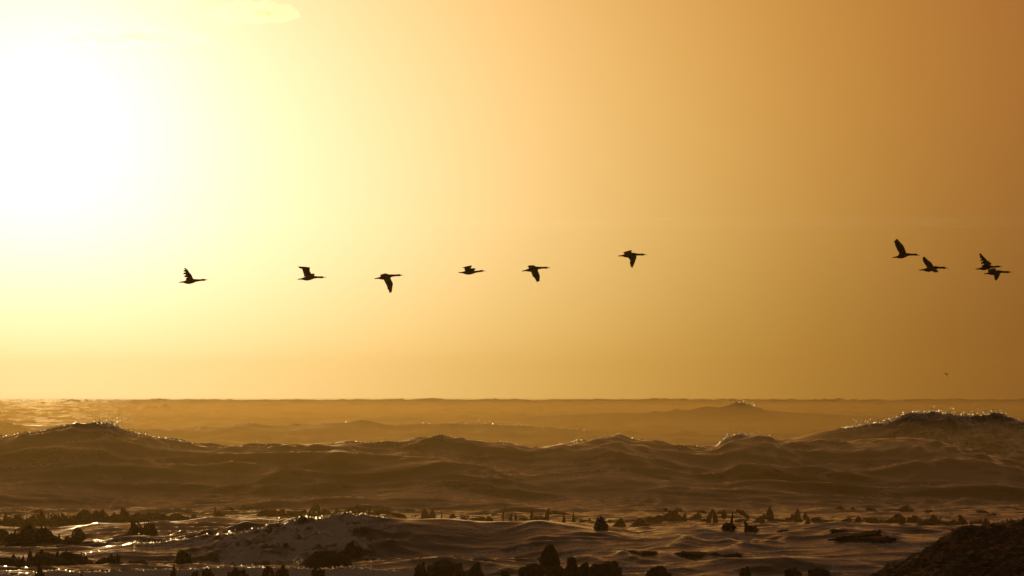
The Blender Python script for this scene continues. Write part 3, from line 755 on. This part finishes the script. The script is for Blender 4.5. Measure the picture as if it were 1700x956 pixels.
S = 'spike'
KSPEC = [
 # kelp bed on the left
 (3, 862, 870, 16, 'mound'), (9, 850, 868, 10, S), (31, 854, 868, 20, 'mound'), (46, 862, 870, 18, 'low'),
 (47, 849, 867, 4, 'stalk', 'slanting kelp stalk leaning right, over the bed at far left', None, 15),
 (64, 851, 868, 9, 'spiky'), (72, 849, 869, 16, 'mound'), (86, 853, 869, 22, 'spiky'), (106, 853, 868, 26, 'spiky'), (124, 856, 868, 20, 'mound'),
 (138, 846, 860, 16, 'dome'), (132, 851, 868, 14, 'mound'), (155, 848, 866, 18, 'mound'), (168, 847, 866, 12, 'spiky'), (186, 853, 866, 34, 'low'),
 (207, 844, 862, 16, 'mound', 'pointed kelp mound with a spiked top, tallest right of the left bed'), (212, 860, 868, 14, 'mound'),
 (228, 851, 863, 22, 'spiky'), (250, 851, 863, 26, 'low'), (270, 853, 864, 26, 'mound'), (292, 852, 864, 26, 'dome'), (237, 861, 868, 8, 'mound'),
 (10, 878, 890, 24, 'dome', None, 160), (42, 874, 890, 30, 'spiky', None, 152), (64, 876, 890, 34, 'spiky', None, 152), (86, 890, 903, 30, 'low', None, 151),
 (48, 862, 875, 22, 'spiky', None, 172), (118, 891, 903, 28, 'low', None, 150.5), (150, 899, 906, 22, 'low', None, 150), (192, 897, 905, 20, 'mound', None, 149.5), (172, 898, 905, 12, S, None, 149.5),
 (132, 877, 886, 18, 'dome', 'small round kelp head alone on bright water at left', 158),
 (225, 868, 880, 26, 'dome', 'dark rounded kelp head on the rippled slope at left', 158), (248, 869, 878, 24, 'low', None, 160),
 (322, 853, 861, 14, 'mound', 'small pointed kelp mound alone on the golden water'),
 (357, 842, 856, 7, S, 'upright kelp spike beside a low slanted mound, on golden water'), (366, 849, 857, 18, 'mound'),
 (418, 840, 848, 44, 'low', None, 204), (378, 841, 848, 18, 'low', None, 204), (436, 843, 854, 8, S),
 (20, 858, 870, 22, 'low'), (56, 858, 870, 24, 'low'), (96, 858, 870, 28, 'mound'), (116, 859, 870, 26, 'low'), (146, 857, 869, 24, 'low'), (176, 857, 867, 26, 'spiky'), (200, 856, 867, 30, 'low'), (236, 855, 865, 30, 'low'), (262, 856, 865, 30, 'spiky'), (305, 858, 865, 20, 'low'),
 (24, 884, 895, 30, 'low', None, 155), (56, 884, 900, 44, 'low', None, 151.5), (76, 880, 900, 26, 'mound', None, 151.2), (30, 890, 905, 40, 'low', None, 150.2),
 # middle
 (450, 846, 856, 32, 'low'), (468, 845, 856, 16, 'mound'), (490, 848, 858, 32, 'low'), (507, 846, 858, 18, 'mound'), (523, 837, 858, 22, 'mound'), (523, 847, 859, 30, 'dome'),
 (541, 845, 856, 14, 'dome'), (560, 846, 858, 20, 'mound'), (580, 845, 858, 24, 'dome'), (594, 838, 857, 10, 'leaf'), (604, 842, 856, 10, 'spiky'), (613, 840, 856, 6, S),
 (630, 845, 856, 32, 'dome'), (641, 849, 857, 24, 'mound'), (680, 846, 852, 18, 'low', None, 203),
 (690, 854, 858, 3, S), (705, 844, 859, 10, 'leaf', 'left of two leaf-shaped kelp blades standing close together'), (718, 845, 860, 9, 'leaf', 'right of two leaf-shaped kelp blades standing close together'),
 (733, 850, 861, 4, S, 'thin short kelp spike between the two leaf blades and a broad one'), (752, 852, 862, 10, 'leaf', 'broad blunt kelp blade leaning right, alone on bright water'),
 (777, 856, 863, 6, S), (784, 860, 864, 14, 'low'), (806, 854, 862, 36, 'low', None, 200), (813, 857, 866, 11, 'mound'), (823, 854, 864, 18, 'dome', None, 196),
 (834, 843, 863, 4, 'stalk', 'tall thin curved kelp stalk standing alone, bending right', None, 5), (847, 852, 864, 7, 'sickle', None, None, 3), (856, 853, 864, 7, S),
 (882, 845, 864, 5, 'sickle', 'slim curved kelp blade standing alone just right of the middle', None, 2), (907, 844, 865, 8, 'sickle', 'tallest pointed kelp fin leaning right before a pale mound', None, 4),
 (922, 848, 858, 20, 'dome', None, 199), (938, 851, 859, 22, 'dome', None, 199), (936, 854, 866, 7, S), (952, 852, 866, 7, S, 'narrow upright kelp spike standing right of the pale mounds'), (966, 861, 868, 8, 'mound'),
 (981, 860, 869, 6, 'sickle', None, None, -3), (989, 862, 869, 6, 'sickle', None, None, 3),
 (1029, 861, 873, 18, 'dome', 'round shining kelp head with glints, right of the big peak'), (1063, 860, 872, 22, 'mound'), (1084, 858, 870, 30, 'dome'), (1048, 852, 856, 16, 'low', None, 202),
 # right of the middle
 (1097, 855, 868, 18, 'mound'), (1115, 848, 868, 28, 'mound', 'broad dark kelp mound, largest in the line right of middle'), (1105, 846, 853, 5, 'spiky', None, 202), (1127, 845, 853, 14, 'low', None, 202), (1135, 852, 868, 9, 'spiky'),
 (1158, 852, 866, 22, 'mound'), (1166, 847, 855, 14, 'dome', None, 200), (1176, 846, 869, 9, 'sickle', 'left leg of a kelp arch shaped like a tent', None, 7), (1188, 846, 869, 9, 'sickle', 'right leg of a kelp arch shaped like a tent', None, -4),
 (1196, 848, 859, 16, 'dome', None, 199), (1202, 846, 865, 7, 'leaf'), (1213, 849, 857, 12, 'low', None, 201),
 (1222, 848, 865, 20, 'fluke', 'bent kelp blade arching down to the right like a tail fluke'),
 (1261, 856, 870, 16, 'mound'), (1268, 852, 866, 8, S), (1278, 841, 865, 10, 'leaf', 'tall leaf-shaped kelp blade, highest on the right'), (1277, 850, 865, 14, 'mound'), (1295, 862, 869, 12, 'low'), (1306, 860, 868, 16, 'spiky'),
 (1316, 852, 866, 9, 'spiky'), (1324, 843, 860, 6, 'leaf', 'kelp blade shaped like a small figure, near a dark cone'), (1324, 853, 867, 12, 'mound'), (1337, 851, 862, 8, 'dome', None, 192), (1340, 858, 874, 10, 'mound', 'small dark kelp cone just in front of the line'),
 (1356, 859, 871, 20, 'dome'), (1392, 840, 848, 15, 'mound', None, 203), (1415, 842, 848, 11, 'mound', None, 203), (1446, 843, 848, 16, 'low', None, 203), (1358, 847, 850, 8, 'low', None, 203),
 (1505, 838, 849, 26, 'mound', 'lone pointed kelp mound on pale water beyond the right line', 202), (1541, 846, 850, 14, 'low', None, 203),
 (1405, 860, 868, 18, 'dome'), (1423, 857, 869, 13, 'dome'), (1437, 860, 867, 10, 'dome'), (1450, 860, 871, 22, 'dome'), (1490, 853, 866, 24, 'dome'), (1510, 857, 869, 7, 'mound'), (1521, 856, 867, 20, 'dome'),
 (1537, 861, 873, 24, 'mound'), (1553, 854, 873, 20, 'mound', 'sharp pointed kelp mound, tallest just left of the big rock'), (1498, 867, 873, 10, 'low'), (1583, 863, 875, 22, 'mound'), (1602, 856, 876, 22, 'mound'), (1627, 862, 874, 10, 'mound'), (1638, 861, 875, 14, 'spiky'),
 (1648, 852, 862, 24, 'dome', None, 197), (1632, 847, 852, 18, 'low', None, 201), (1695, 850, 856, 16, 'low', None, 200),
 (655, 851, 858, 22, 'low'), (668, 853, 859, 14, 'spiky'), (770, 858, 864, 12, 'low'), (795, 858, 864, 20, 'low'), (868, 859, 865, 16, 'spiky'), (896, 858, 865, 22, 'low'), (972, 863, 868, 12, 'low'), (1012, 863, 869, 16, 'spiky'), (1044, 864, 870, 18, 'low'), (1076, 862, 870, 22, 'low'), (1146, 860, 867, 20, 'spiky'), (1172, 861, 868, 18, 'low'), (1232, 863, 869, 22, 'low'), (1286, 863, 869, 18, 'spiky'), (1366, 863, 870, 18, 'low'), (1380, 864, 869, 14, 'low'), (1470, 862, 870, 26, 'spiky'), (1568, 865, 873, 22, 'low'), (1615, 866, 875, 18, 'low'), (1662, 866, 875, 22, 'spiky'), (1680, 863, 874, 16, 'low'),
 # riding on the low wave
 (998, 857, 880, 18, 'spiky', 'big two-peaked kelp lump with a glint on the wave crest', 147.6), (1209, 868, 881, 22, 'low', None, 146.9), (1214, 851, 876, 5, 'sickle', 'wet kelp stalk leaning right with bright glints', 147.0, 3),
 (1247, 872, 884, 20, 'low', None, 146.8), (1240, 864, 880, 7, 'sickle', 'hooked kelp blade bending right over a round lump', 147.0, -4), (1300, 879, 886, 18, 'low', None, 145.8), (1395, 885, 892, 26, 'low', None, 144.6),
 (1452, 898, 925, 58, 'low', 'large dark kelp heap in the water left of the rock', 143.0), (1424, 910, 922, 60, 'low', 'low tail of the large kelp heap left of the rock', 143.4), (1448, 892, 900, 26, 'low', 'small ragged crown of kelp above the large heap', 143.8),
 (588, 897, 926, 34, 'mound', 'dark kelp clump at the right end of the white foam', 143.2), (305, 916, 936, 28, 'spiky', 'spiky dark kelp clump at the left foot of the foam', 141.6),
 (1080, 927, 936, 30, 'low', None, 140.4), (1050, 925, 938, 16, 'spiky', None, 140.4), (1150, 930, 938, 40, 'low', None, 140), (1185, 925, 936, 16, 'mound', None, 140), (1212, 930, 938, 30, 'low', None, 140),
 (20, 924, 938, 40, 'low', None, 141), (70, 918, 936, 50, 'low', None, 141.5), (128, 920, 936, 50, 'low', None, 141.5), (180, 926, 938, 40, 'low', None, 141.2), (230, 930, 938, 30, 'low', None, 140.8),
 # standing at the bottom edge
 (70, 938, 960, 12, 'sickle', 'dark kelp blade leaning left at the bottom left corner', 131.0, -6), (60, 949, 960, 10, S, None, 131), (135, 952, 960, 10, S, None, 130.6), (287, 939, 960, 9, 'sickle', None, 131.2, 2),
]
for sp in KSPEC:
    kelp(*sp)

_u = ['', 'first', 'second', 'third', 'fourth', 'fifth', 'sixth', 'seventh', 'eighth', 'ninth', 'tenth', 'eleventh', 'twelfth', 'thirteenth', 'fourteenth', 'fifteenth', 'sixteenth', 'seventeenth', 'eighteenth', 'nineteenth']
ORD = _u[1:] + ['twentieth'] + ['twenty-' + w for w in _u[1:10]] + ['thirtieth'] + ['thirty-' + w for w in _u[1:10]] + ['fortieth'] + ['forty-' + w for w in _u[1:10]] + ['fiftieth'] + ['fifty-' + w for w in _u[1:10]]
KIND_W = {'mound': 'pointed dark kelp mound', 'dome': 'rounded dark kelp head', 'low': 'low flat patch of dark kelp', 'spiky': 'bristling dark kelp clump', 'spike': 'thin upright kelp spike',
          'leaf': 'leaf-shaped upright kelp blade', 'sickle': 'curved upright kelp blade', 'stalk': 'thin kelp stalk', 'fluke': 'bent kelp blade'}
ROW_W = {'far': 'beyond the kelp line', 'line': 'in the kelp line', 'middle': 'on the rippled water', 'wave': 'on the near wave', 'front': 'along the bottom'}
seq = {}
for o, px, kind, row, label, cat in sorted(KELP, key=lambda e: e[1]):
    if not label:
        i = seq.get((kind, row), 0); seq[(kind, row)] = i + 1
        label = '%s, %s from the left %s' % (KIND_W[kind], ORD[i], ROW_W[row])
    set_props(o, label, cat, 'kelp breaking the surface')

# ------------------------------------------------------------------ rocks
M_ROCK = make_plain('wet_dark_rock', (0.006, 0.0045, 0.003), (0.020, 0.015, 0.010), 0.75, 6.0, 0.04)
def boulder(px, top, wpx, D, label, waist=0.0, seed=0, squash=1.0, rough=1.0):
    p = at(px, top, D); z0 = sea_z(p.x, D) - 0.25
    w = wpx * D / FPX; h = p.z - z0
    bm = bmesh.new(); bmesh.ops.create_icosphere(bm, subdivisions=4, radius=1.0)
    off = Vector((seed * 5.7, seed * 2.3, seed))
    for v in bm.verts:
        d = v.co.copy()
        k = 1 + rough * (0.30 * mnoise.noise(d * 1.6 + off) + 0.20 * mnoise.noise(d * 3.7 + off) + 0.12 * abs(mnoise.noise(d * 8 + off)) + 0.07 * mnoise.noise(d * 17 + off))
        e = 0.85
        x = math.copysign(abs(d.x) ** e, d.x); y = math.copysign(abs(d.y) ** e, d.y); z = math.copysign(abs(d.z) ** 0.85, d.z)
        wz = 1.0 - waist * math.exp(-((z + 0.15) / 0.28) ** 2) + (0.25 * waist if z < -0.6 else 0)
        v.co = Vector((x * k * wz * w / 2, y * k * wz * w / 2 * squash, h / 2 + z * k * h / 2))
    me = bpy.data.meshes.new('boulder'); bm.to_mesh(me); bm.free()
    o = link('boulder', me, M_ROCK); o.location = (p.x, D, z0)
    set_props(o, label, 'rock', 'dark boulders along the shore')
boulder(913, 911, 34, 127.0, 'tall knob-headed boulder, highest of the dark ones at the bottom', 0.18, 1, rough=0.8)
boulder(885, 938, 52, 126.0, 'low boulder left of the knob-headed one', 0, 2)
boulder(922, 940, 60, 125.4, 'broad base boulder right under the knob-headed one', 0, 12)
boulder(950, 929, 24, 127.0, 'narrow rounded boulder just right of the knob-headed one', 0, 3)
boulder(970, 934, 22, 126.6, 'narrow notched boulder between a rounded one and a broad dome', 0, 4)
boulder(1005, 933, 56, 126.2, 'broad domed boulder, right end of the bottom cluster', 0, 5)
boulder(1095, 943, 46, 126.0, 'lone low domed boulder right of the bottom cluster', 0, 6)
boulder(740, 935, 66, 126.5, 'broad jagged boulder at the bottom, left of the knob-headed one', 0, 7, rough=1.5)
boulder(699, 939, 24, 127.5, 'sharp pointed boulder joined to the broad jagged one', 0, 8, rough=1.3)
boulder(790, 939, 26, 127.2, 'small round boulder alone between two bottom clusters', 0, 9)
boulder(840, 949, 16, 127.2, 'tiny boulder just left of the bottom cluster', 0, 10)
boulder(1318, 945, 28, 126.8, 'small rough boulder at the bottom, left of a flatter one', 0, 11, rough=1.5)
boulder(1360, 949, 48, 126.8, 'flat boulder at the bottom, left of the weedy rock', 0, 13, rough=1.4)
boulder(1238, 947, 22, 127.0, 'small leaning boulder at the bottom between domed and rough ones', 0, 14, rough=1.4)
boulder(345, 944, 20, 128.4, 'narrow pointed boulder at the bottom left before the foam', 0, 15, rough=1.3)
boulder(325, 949, 14, 128.4, 'tiny boulder left of the narrow pointed one', 0, 16, rough=1.3)
boulder(395, 946, 34, 128.0, 'low wedge boulder at the bottom left before the foam', 0, 17, rough=1.4)
boulder(446, 944, 20, 128.2, 'left of two small boulders side by side before the foam', 0, 18, rough=1.3)
boulder(468, 942, 20, 128.2, 'right of two small boulders side by side before the foam', 0, 19, rough=1.3)
boulder(528, 947, 26, 128.0, 'small boulder below the dark mound in the foam', 0, 20, rough=1.4)
boulder(545, 916, 76, 138.4, 'wide dark mound of rock at the foot of the breaking foam', 0, 21, squash=0.5, rough=0.8)

def weedy_rock():
    D0 = 112.0
    P = crest([(1380, 1010), (1430, 970), (1460, 951), (1500, 929), (1560, 899), (1600, 884), (1650, 871), (1700, 862), (1760, 852), (1850, 846), (2000, 846), (2150, 868), (2300, 930)], D0)
    nx, ny = 330, 230
    xs = np.linspace(P[0, 0], P[-1, 0], nx); ys = np.linspace(88, 122, ny)
    Y, X = np.meshgrid(ys, xs, indexing='ij')
    yc = D0 + 1.2 * perlin(X / 1.3, X * 0, 41)
    zc = np.interp(X, P[:, 0], P[:, 2])
    u = Y - yc
    Z = np.where(u < 0, zc + 0.050 * u - 0.0016 * u * u, zc - 0.10 * u - 0.045 * u * u)
    Z = Z + 0.17 * perlin(X / 0.9, Y / 1.6, 42) + 0.12 * ridge(X / 0.42, Y / 0.8, 43) + 0.06 * perlin(X / 0.19, Y / 0.3, 44) + 0.028 * perlin(X / 0.085, Y / 0.13, 45) - 0.05
    edge = np.minimum(np.minimum((X - X.min()) / 0.5, (X.max() - X) / 0.5), np.minimum((Y - 88) / 1.5, (122 - Y) / 1.5))
    Z = np.where(edge < 1, -0.6 + (Z + 0.6) * np.clip(edge, 0, 1), Z)
    Z = np.maximum(Z, -0.6)
    c = Vector((at(1700, 900, 105).x, 105.0, 0.0))
    co = np.stack([X.ravel() - c.x, Y.ravel() - c.y, Z.ravel()], axis=-1)
    top = grid_faces(ny, nx)
    me = mesh_np('weedy_rock', co, top)
    m = M_ROCK
    o = link('weedy_rock', me, m); o.location = c
    set_props(o, 'big sloping rock rough with seaweed at the bottom right', 'rock')
    # tufts of weed and shell grit clinging to it
    N = 7000
    fx = rng.uniform(at(1440, 0, 112).x, at(1760, 0, 112).x, N); fy = rng.uniform(97, 113.2, N)
    ix = np.clip(np.searchsorted(xs, fx), 1, nx - 1); iy = np.clip(np.searchsorted(ys, fy), 1, ny - 1)
    fz = Z[iy, ix]
    V, F = [], []
    for k in range(N):
        if fz[k] < 0.12: continue
        L = 0.025 + 0.09 * rng.random() ** 2; wd = L * (0.3 + 0.5 * rng.random())
        a = rng.random() * 6.283; tilt = abs(rng.normal(0.0, 0.30))
        dx, dy = math.cos(a), math.sin(a)
        b = np.array([fx[k] - c.x, fy[k] - c.y, fz[k]])
        d = np.array([dx * math.cos(tilt), dy * math.cos(tilt), math.sin(tilt)]) * L
        s = np.array([-dy, dx, rng.normal(0, 0.12)]) * wd
        n0 = len(V); dn = np.array([0, 0, 0.006])
        for q, wq in ((0.0, 0.5), (0.55, 1.0), (1.0, 0.25)):
            pc = b + d * q - np.array([0, 0, 0.02 * q * q])
            V += [pc - s * wq, pc + s * wq + dn]
        F += [(n0, n0 + 1, n0 + 3, n0 + 2), (n0 + 2, n0 + 3, n0 + 5, n0 + 4)]
    wm = mesh_np('seaweed', np.array(V), np.array(F))
    mw, n, l, out = new_mat('shore_weed')
    g = n.new('ShaderNodeNewGeometry'); t = noise_node(n, l, g.outputs['Position'], 3.0, 3.0)
    cr = n.new('ShaderNodeValToRGB'); cr.color_ramp.elements[0].color = (0.05, 0.02, 0.006, 1); cr.color_ramp.elements[1].color = (0.16, 0.055, 0.010, 1)
    l.new(t.outputs['Fac'], cr.inputs[0])
    p = principled(n, (0.1, 0.04, 0.01), 0.22); l.new(cr.outputs[0], p.inputs['Base Color'])
    tr = n.new('ShaderNodeBsdfTranslucent'); tr.inputs['Color'].default_value = (0.75, 0.30, 0.05, 1)
    mx = n.new('ShaderNodeMixShader'); mx.inputs[0].default_value = 0.45
    l.new(p.outputs[0], mx.inputs[1]); l.new(tr.outputs[0], mx.inputs[2]); l.new(mx.outputs[0], out.inputs['Surface'])
    w = link('seaweed', wm, mw, o)
    w['kind'] = 'stuff'
weedy_rock()

# ------------------------------------------------------------------ spray
def make_droplet():
    m, n, l, out = new_mat('spray_film')
    r = n.new('ShaderNodeBsdfRefraction'); r.inputs['Roughness'].default_value = 0.5; r.inputs['IOR'].default_value = 1.33
    g = n.new('ShaderNodeBsdfGlossy'); g.inputs['Roughness'].default_value = 0.3
    mx = n.new('ShaderNodeMixShader'); mx.inputs[0].default_value = 0.12
    l.new(r.outputs[0], mx.inputs[1]); l.new(g.outputs[0], mx.inputs[2]); l.new(mx.outputs[0], out.inputs['Surface'])
    return m
M_DROP = make_droplet()
def droplets(label, pts, rad):
    pts = np.array(pts); rad = np.array(rad)
    n = len(pts)
    # each drop a torn scrap of water film, turned at random
    a = np.arange(6) * np.pi / 3
    hexa = np.stack([np.cos(a), np.sin(a)], -1)[None] * rng.uniform(0.6, 1.4, (n, 6, 1)) * rad[:, None, None]
    q = rng.normal(size=(n, 3)); q[:, 1] *= 1.6; q /= np.linalg.norm(q, axis=1)[:, None]
    e1 = np.cross(q, np.array([0.3, 0.1, 0.95])); e1 /= np.linalg.norm(e1, axis=1)[:, None] + 1e-9
    e2 = np.cross(q, e1)
    V = (pts[:, None] + hexa[..., :1] * e1[:, None] + hexa[..., 1:] * e2[:, None]).reshape(-1, 3)
    F = (np.array([(0, 1, 2), (0, 2, 3), (0, 3, 4), (0, 4, 5)])[None] + (np.arange(n) * 6)[:, None, None]).reshape(-1, 3)
    c = V.mean(0)
    me = mesh_np('spray', V - c, F)
    o = link('spray', me, M_DROP); o.location = Vector(c)
    set_props(o, label, 'spray', kind='stuff')
def crest_spray(label, sw, x0, x1, D, n, rise, r0, r1, clumps=9, depth=0.5):
    """drops thrown up along a crest, bunched"""
    cs = rng.uniform(0, 1, clumps); hs = rng.uniform(0.25, 1.0, clumps)
    pts, rad = [], []
    xa, xb = at(x0, 0, D).x, at(x1, 0, D).x
    P = sw[0]
    c = rng.integers(0, clumps, n)
    t = np.clip(cs[c] + rng.normal(0, 0.035, n), 0, 1)
    t = np.where(rng.random(n) < 0.4, rng.random(n), t)
    X = xa + (xb - xa) * t
    zc, sh, u = swell_field(X, X * 0 + D, sw)
    Y = D - u + np.abs(rng.normal(0, depth, n)) * 0.8 - 0.25 * depth
    Z = sea(X, Y, True)[0]
    up = rng.exponential(0.35, n) * rise * hs[c]
    up = np.where(rng.random(n) < 0.45, up * 0.12, up)
    droplets(label, np.stack([X, Y, Z + up], -1), rng.uniform(r0, r1, n) * (1 - 0.5 * np.clip(up / (rise + 1e-6), 0, 1)))
crest_spray('fringe of glinting spray along the breaking crest at right', SWELLS[1], 1400, 1700, 250, 4600, 0.30, 0.004, 0.028, 26)
crest_spray('spray tossed off the short breaking peak right of middle', SWELLS[0], 1196, 1282, 223, 1500, 0.34, 0.004, 0.027, 7)
crest_spray('glinting drops along the left swell crest', SWELLS[0], 0, 320, 223, 500, 0.16, 0.012, 0.045, 8)
crest_spray('small sparkle of spray on the swell left of middle', SWELLS[0], 425, 455, 223, 90, 0.22, 0.012, 0.045, 3)
crest_spray('fine bright drops along the swell crest near the middle', SWELLS[0], 460, 1180, 223, 420, 0.06, 0.010, 0.035, 14)
crest_spray('bright drops along the lip of the near foam wave', NEAR[0], 220, 640, 147, 1300, 0.14, 0.008, 0.034, 22, 0.25)
crest_spray('bright bubbles along the foam edge at the bottom left', NEAR[3], 0, 700, 134, 1500, 0.07, 0.008, 0.030, 26, 0.22)
crest_spray('far spray along the second row of swells', SWELLS[2], 560, 1000, 440, 420, 0.5, 0.012, 0.05, 16, 1.0)
crest_spray('far spray along the second row of swells at left', SWELLS[2], 0, 420, 440, 160, 0.3, 0.012, 0.045, 8, 1.0)
def burst(label, px, py, D, n, w, h, r0, r1, skew=0.0):
    p = at(px, py, D)
    t = rng.exponential(0.33, n); a = rng.normal(0, 0.5, n)
    X = p.x + a * w * (0.35 + t) + skew * t * w; Z = p.z - 0.08 + t * h; Y = p.y + rng.normal(0, 0.4, n)
    droplets(label, np.stack([X, Y, Z], -1), rng.uniform(r0, r1, n) * np.clip(1.15 - 0.6 * t, 0.35, 1))
burst('fan of spray thrown up behind the tall left swell', 181, 704, 221.5, 900, 0.95, 0.62, 0.004, 0.017, 0.1)
burst('small white burst breaking the horizon right of middle', 1232, 672, 648, 260, 2.2, 0.8, 0.015, 0.06)
burst('small upright splash before the dark mound in the foam', 493, 934, 137.0, 160, 0.10, 0.22, 0.008, 0.026)
burst('low bright splash at the foam edge right of the dark mound', 610, 939, 135.0, 120, 0.16, 0.08, 0.008, 0.028)

# ------------------------------------------------------------------ clouds
def cloud(label, px, py, wpx, hpx, density, seed, D=9000.0, flat=0.5, fmin=0.46):
    p = at(px, py, D)
    w, h = wpx * D / FPX, hpx * D / FPX
    bm = bmesh.new(); bmesh.ops.create_icosphere(bm, subdivisions=5, radius=1.0)
    off = Vector((seed * 3.3, seed * 1.7, seed * 0.9))
    for v in bm.verts:
        d = v.co.copy()
        k = 1 + 0.25 * mnoise.noise(Vector((d.x * 3.5, d.y * 2, d.z)) + off) + 0.16 * mnoise.noise(Vector((d.x * 9, d.y * 4, d.z * 2)) + off)
        zz = d.z * (1.0 if d.z > 0 else flat)
        v.co = Vector((d.x * w / 2, d.y * w * 0.3, zz * h * 0.62 * max(0.2, k)))
    me = bpy.data.meshes.new('cloud'); bm.to_mesh(me); bm.free()
    m, n, l, out = new_mat('cloud_vapour')
    v = n.new('ShaderNodeVolumePrincipled')
    v.inputs['Color'].default_value = (1, 1, 1, 1)
    v.inputs['Anisotropy'].default_value = 0.95
    tcn = n.new('ShaderNodeTexCoord')
    mp = n.new('ShaderNodeMapping'); mp.inputs['Scale'].default_value = (9.0 / w, 9.0 / w, 4.0 / h)
    l.new(tcn.outputs['Object'], mp.inputs['Vector'])
    t = noise_node(n, l, mp.outputs[0], 1.0, 6.0, 0.7)
    r = n.new('ShaderNodeMapRange'); r.inputs['From Min'].default_value = fmin; r.inputs['From Max'].default_value = 0.65
    r.inputs['To Min'].default_value = 0.0; r.inputs['To Max'].default_value = density
    l.new(t.outputs['Fac'], r.inputs['Value']); l.new(r.outputs[0], v.inputs['Density'])
    l.new(v.outputs[0], out.inputs['Volume'])
    o = link('cloud', me, m); o.location = p
    set_props(o, label, 'cloud')
cloud('long flat cloud with glowing edges close to the sun', 205, 66, 280, 34, 0.018, 1, fmin=0.38)
cloud('small puffy pale cloud at the top, right of the flat one', 425, 26, 150, 40, 0.06, 2, fmin=0.47)
cloud('wisp of cloud at the top edge above the flat cloud', 290, 5, 26, 10, 0.05, 3)
cloud('tiny ragged wisp left of the puffy cloud', 347, 27, 30, 12, 0.04, 4)
cloud('tiny wisp of cloud nearest the top left', 258, 11, 22, 10, 0.04, 5)
cloud('thin faint streak of cloud stretched across the right sky', 1300, 371, 1250, 7, 0.002, 6)
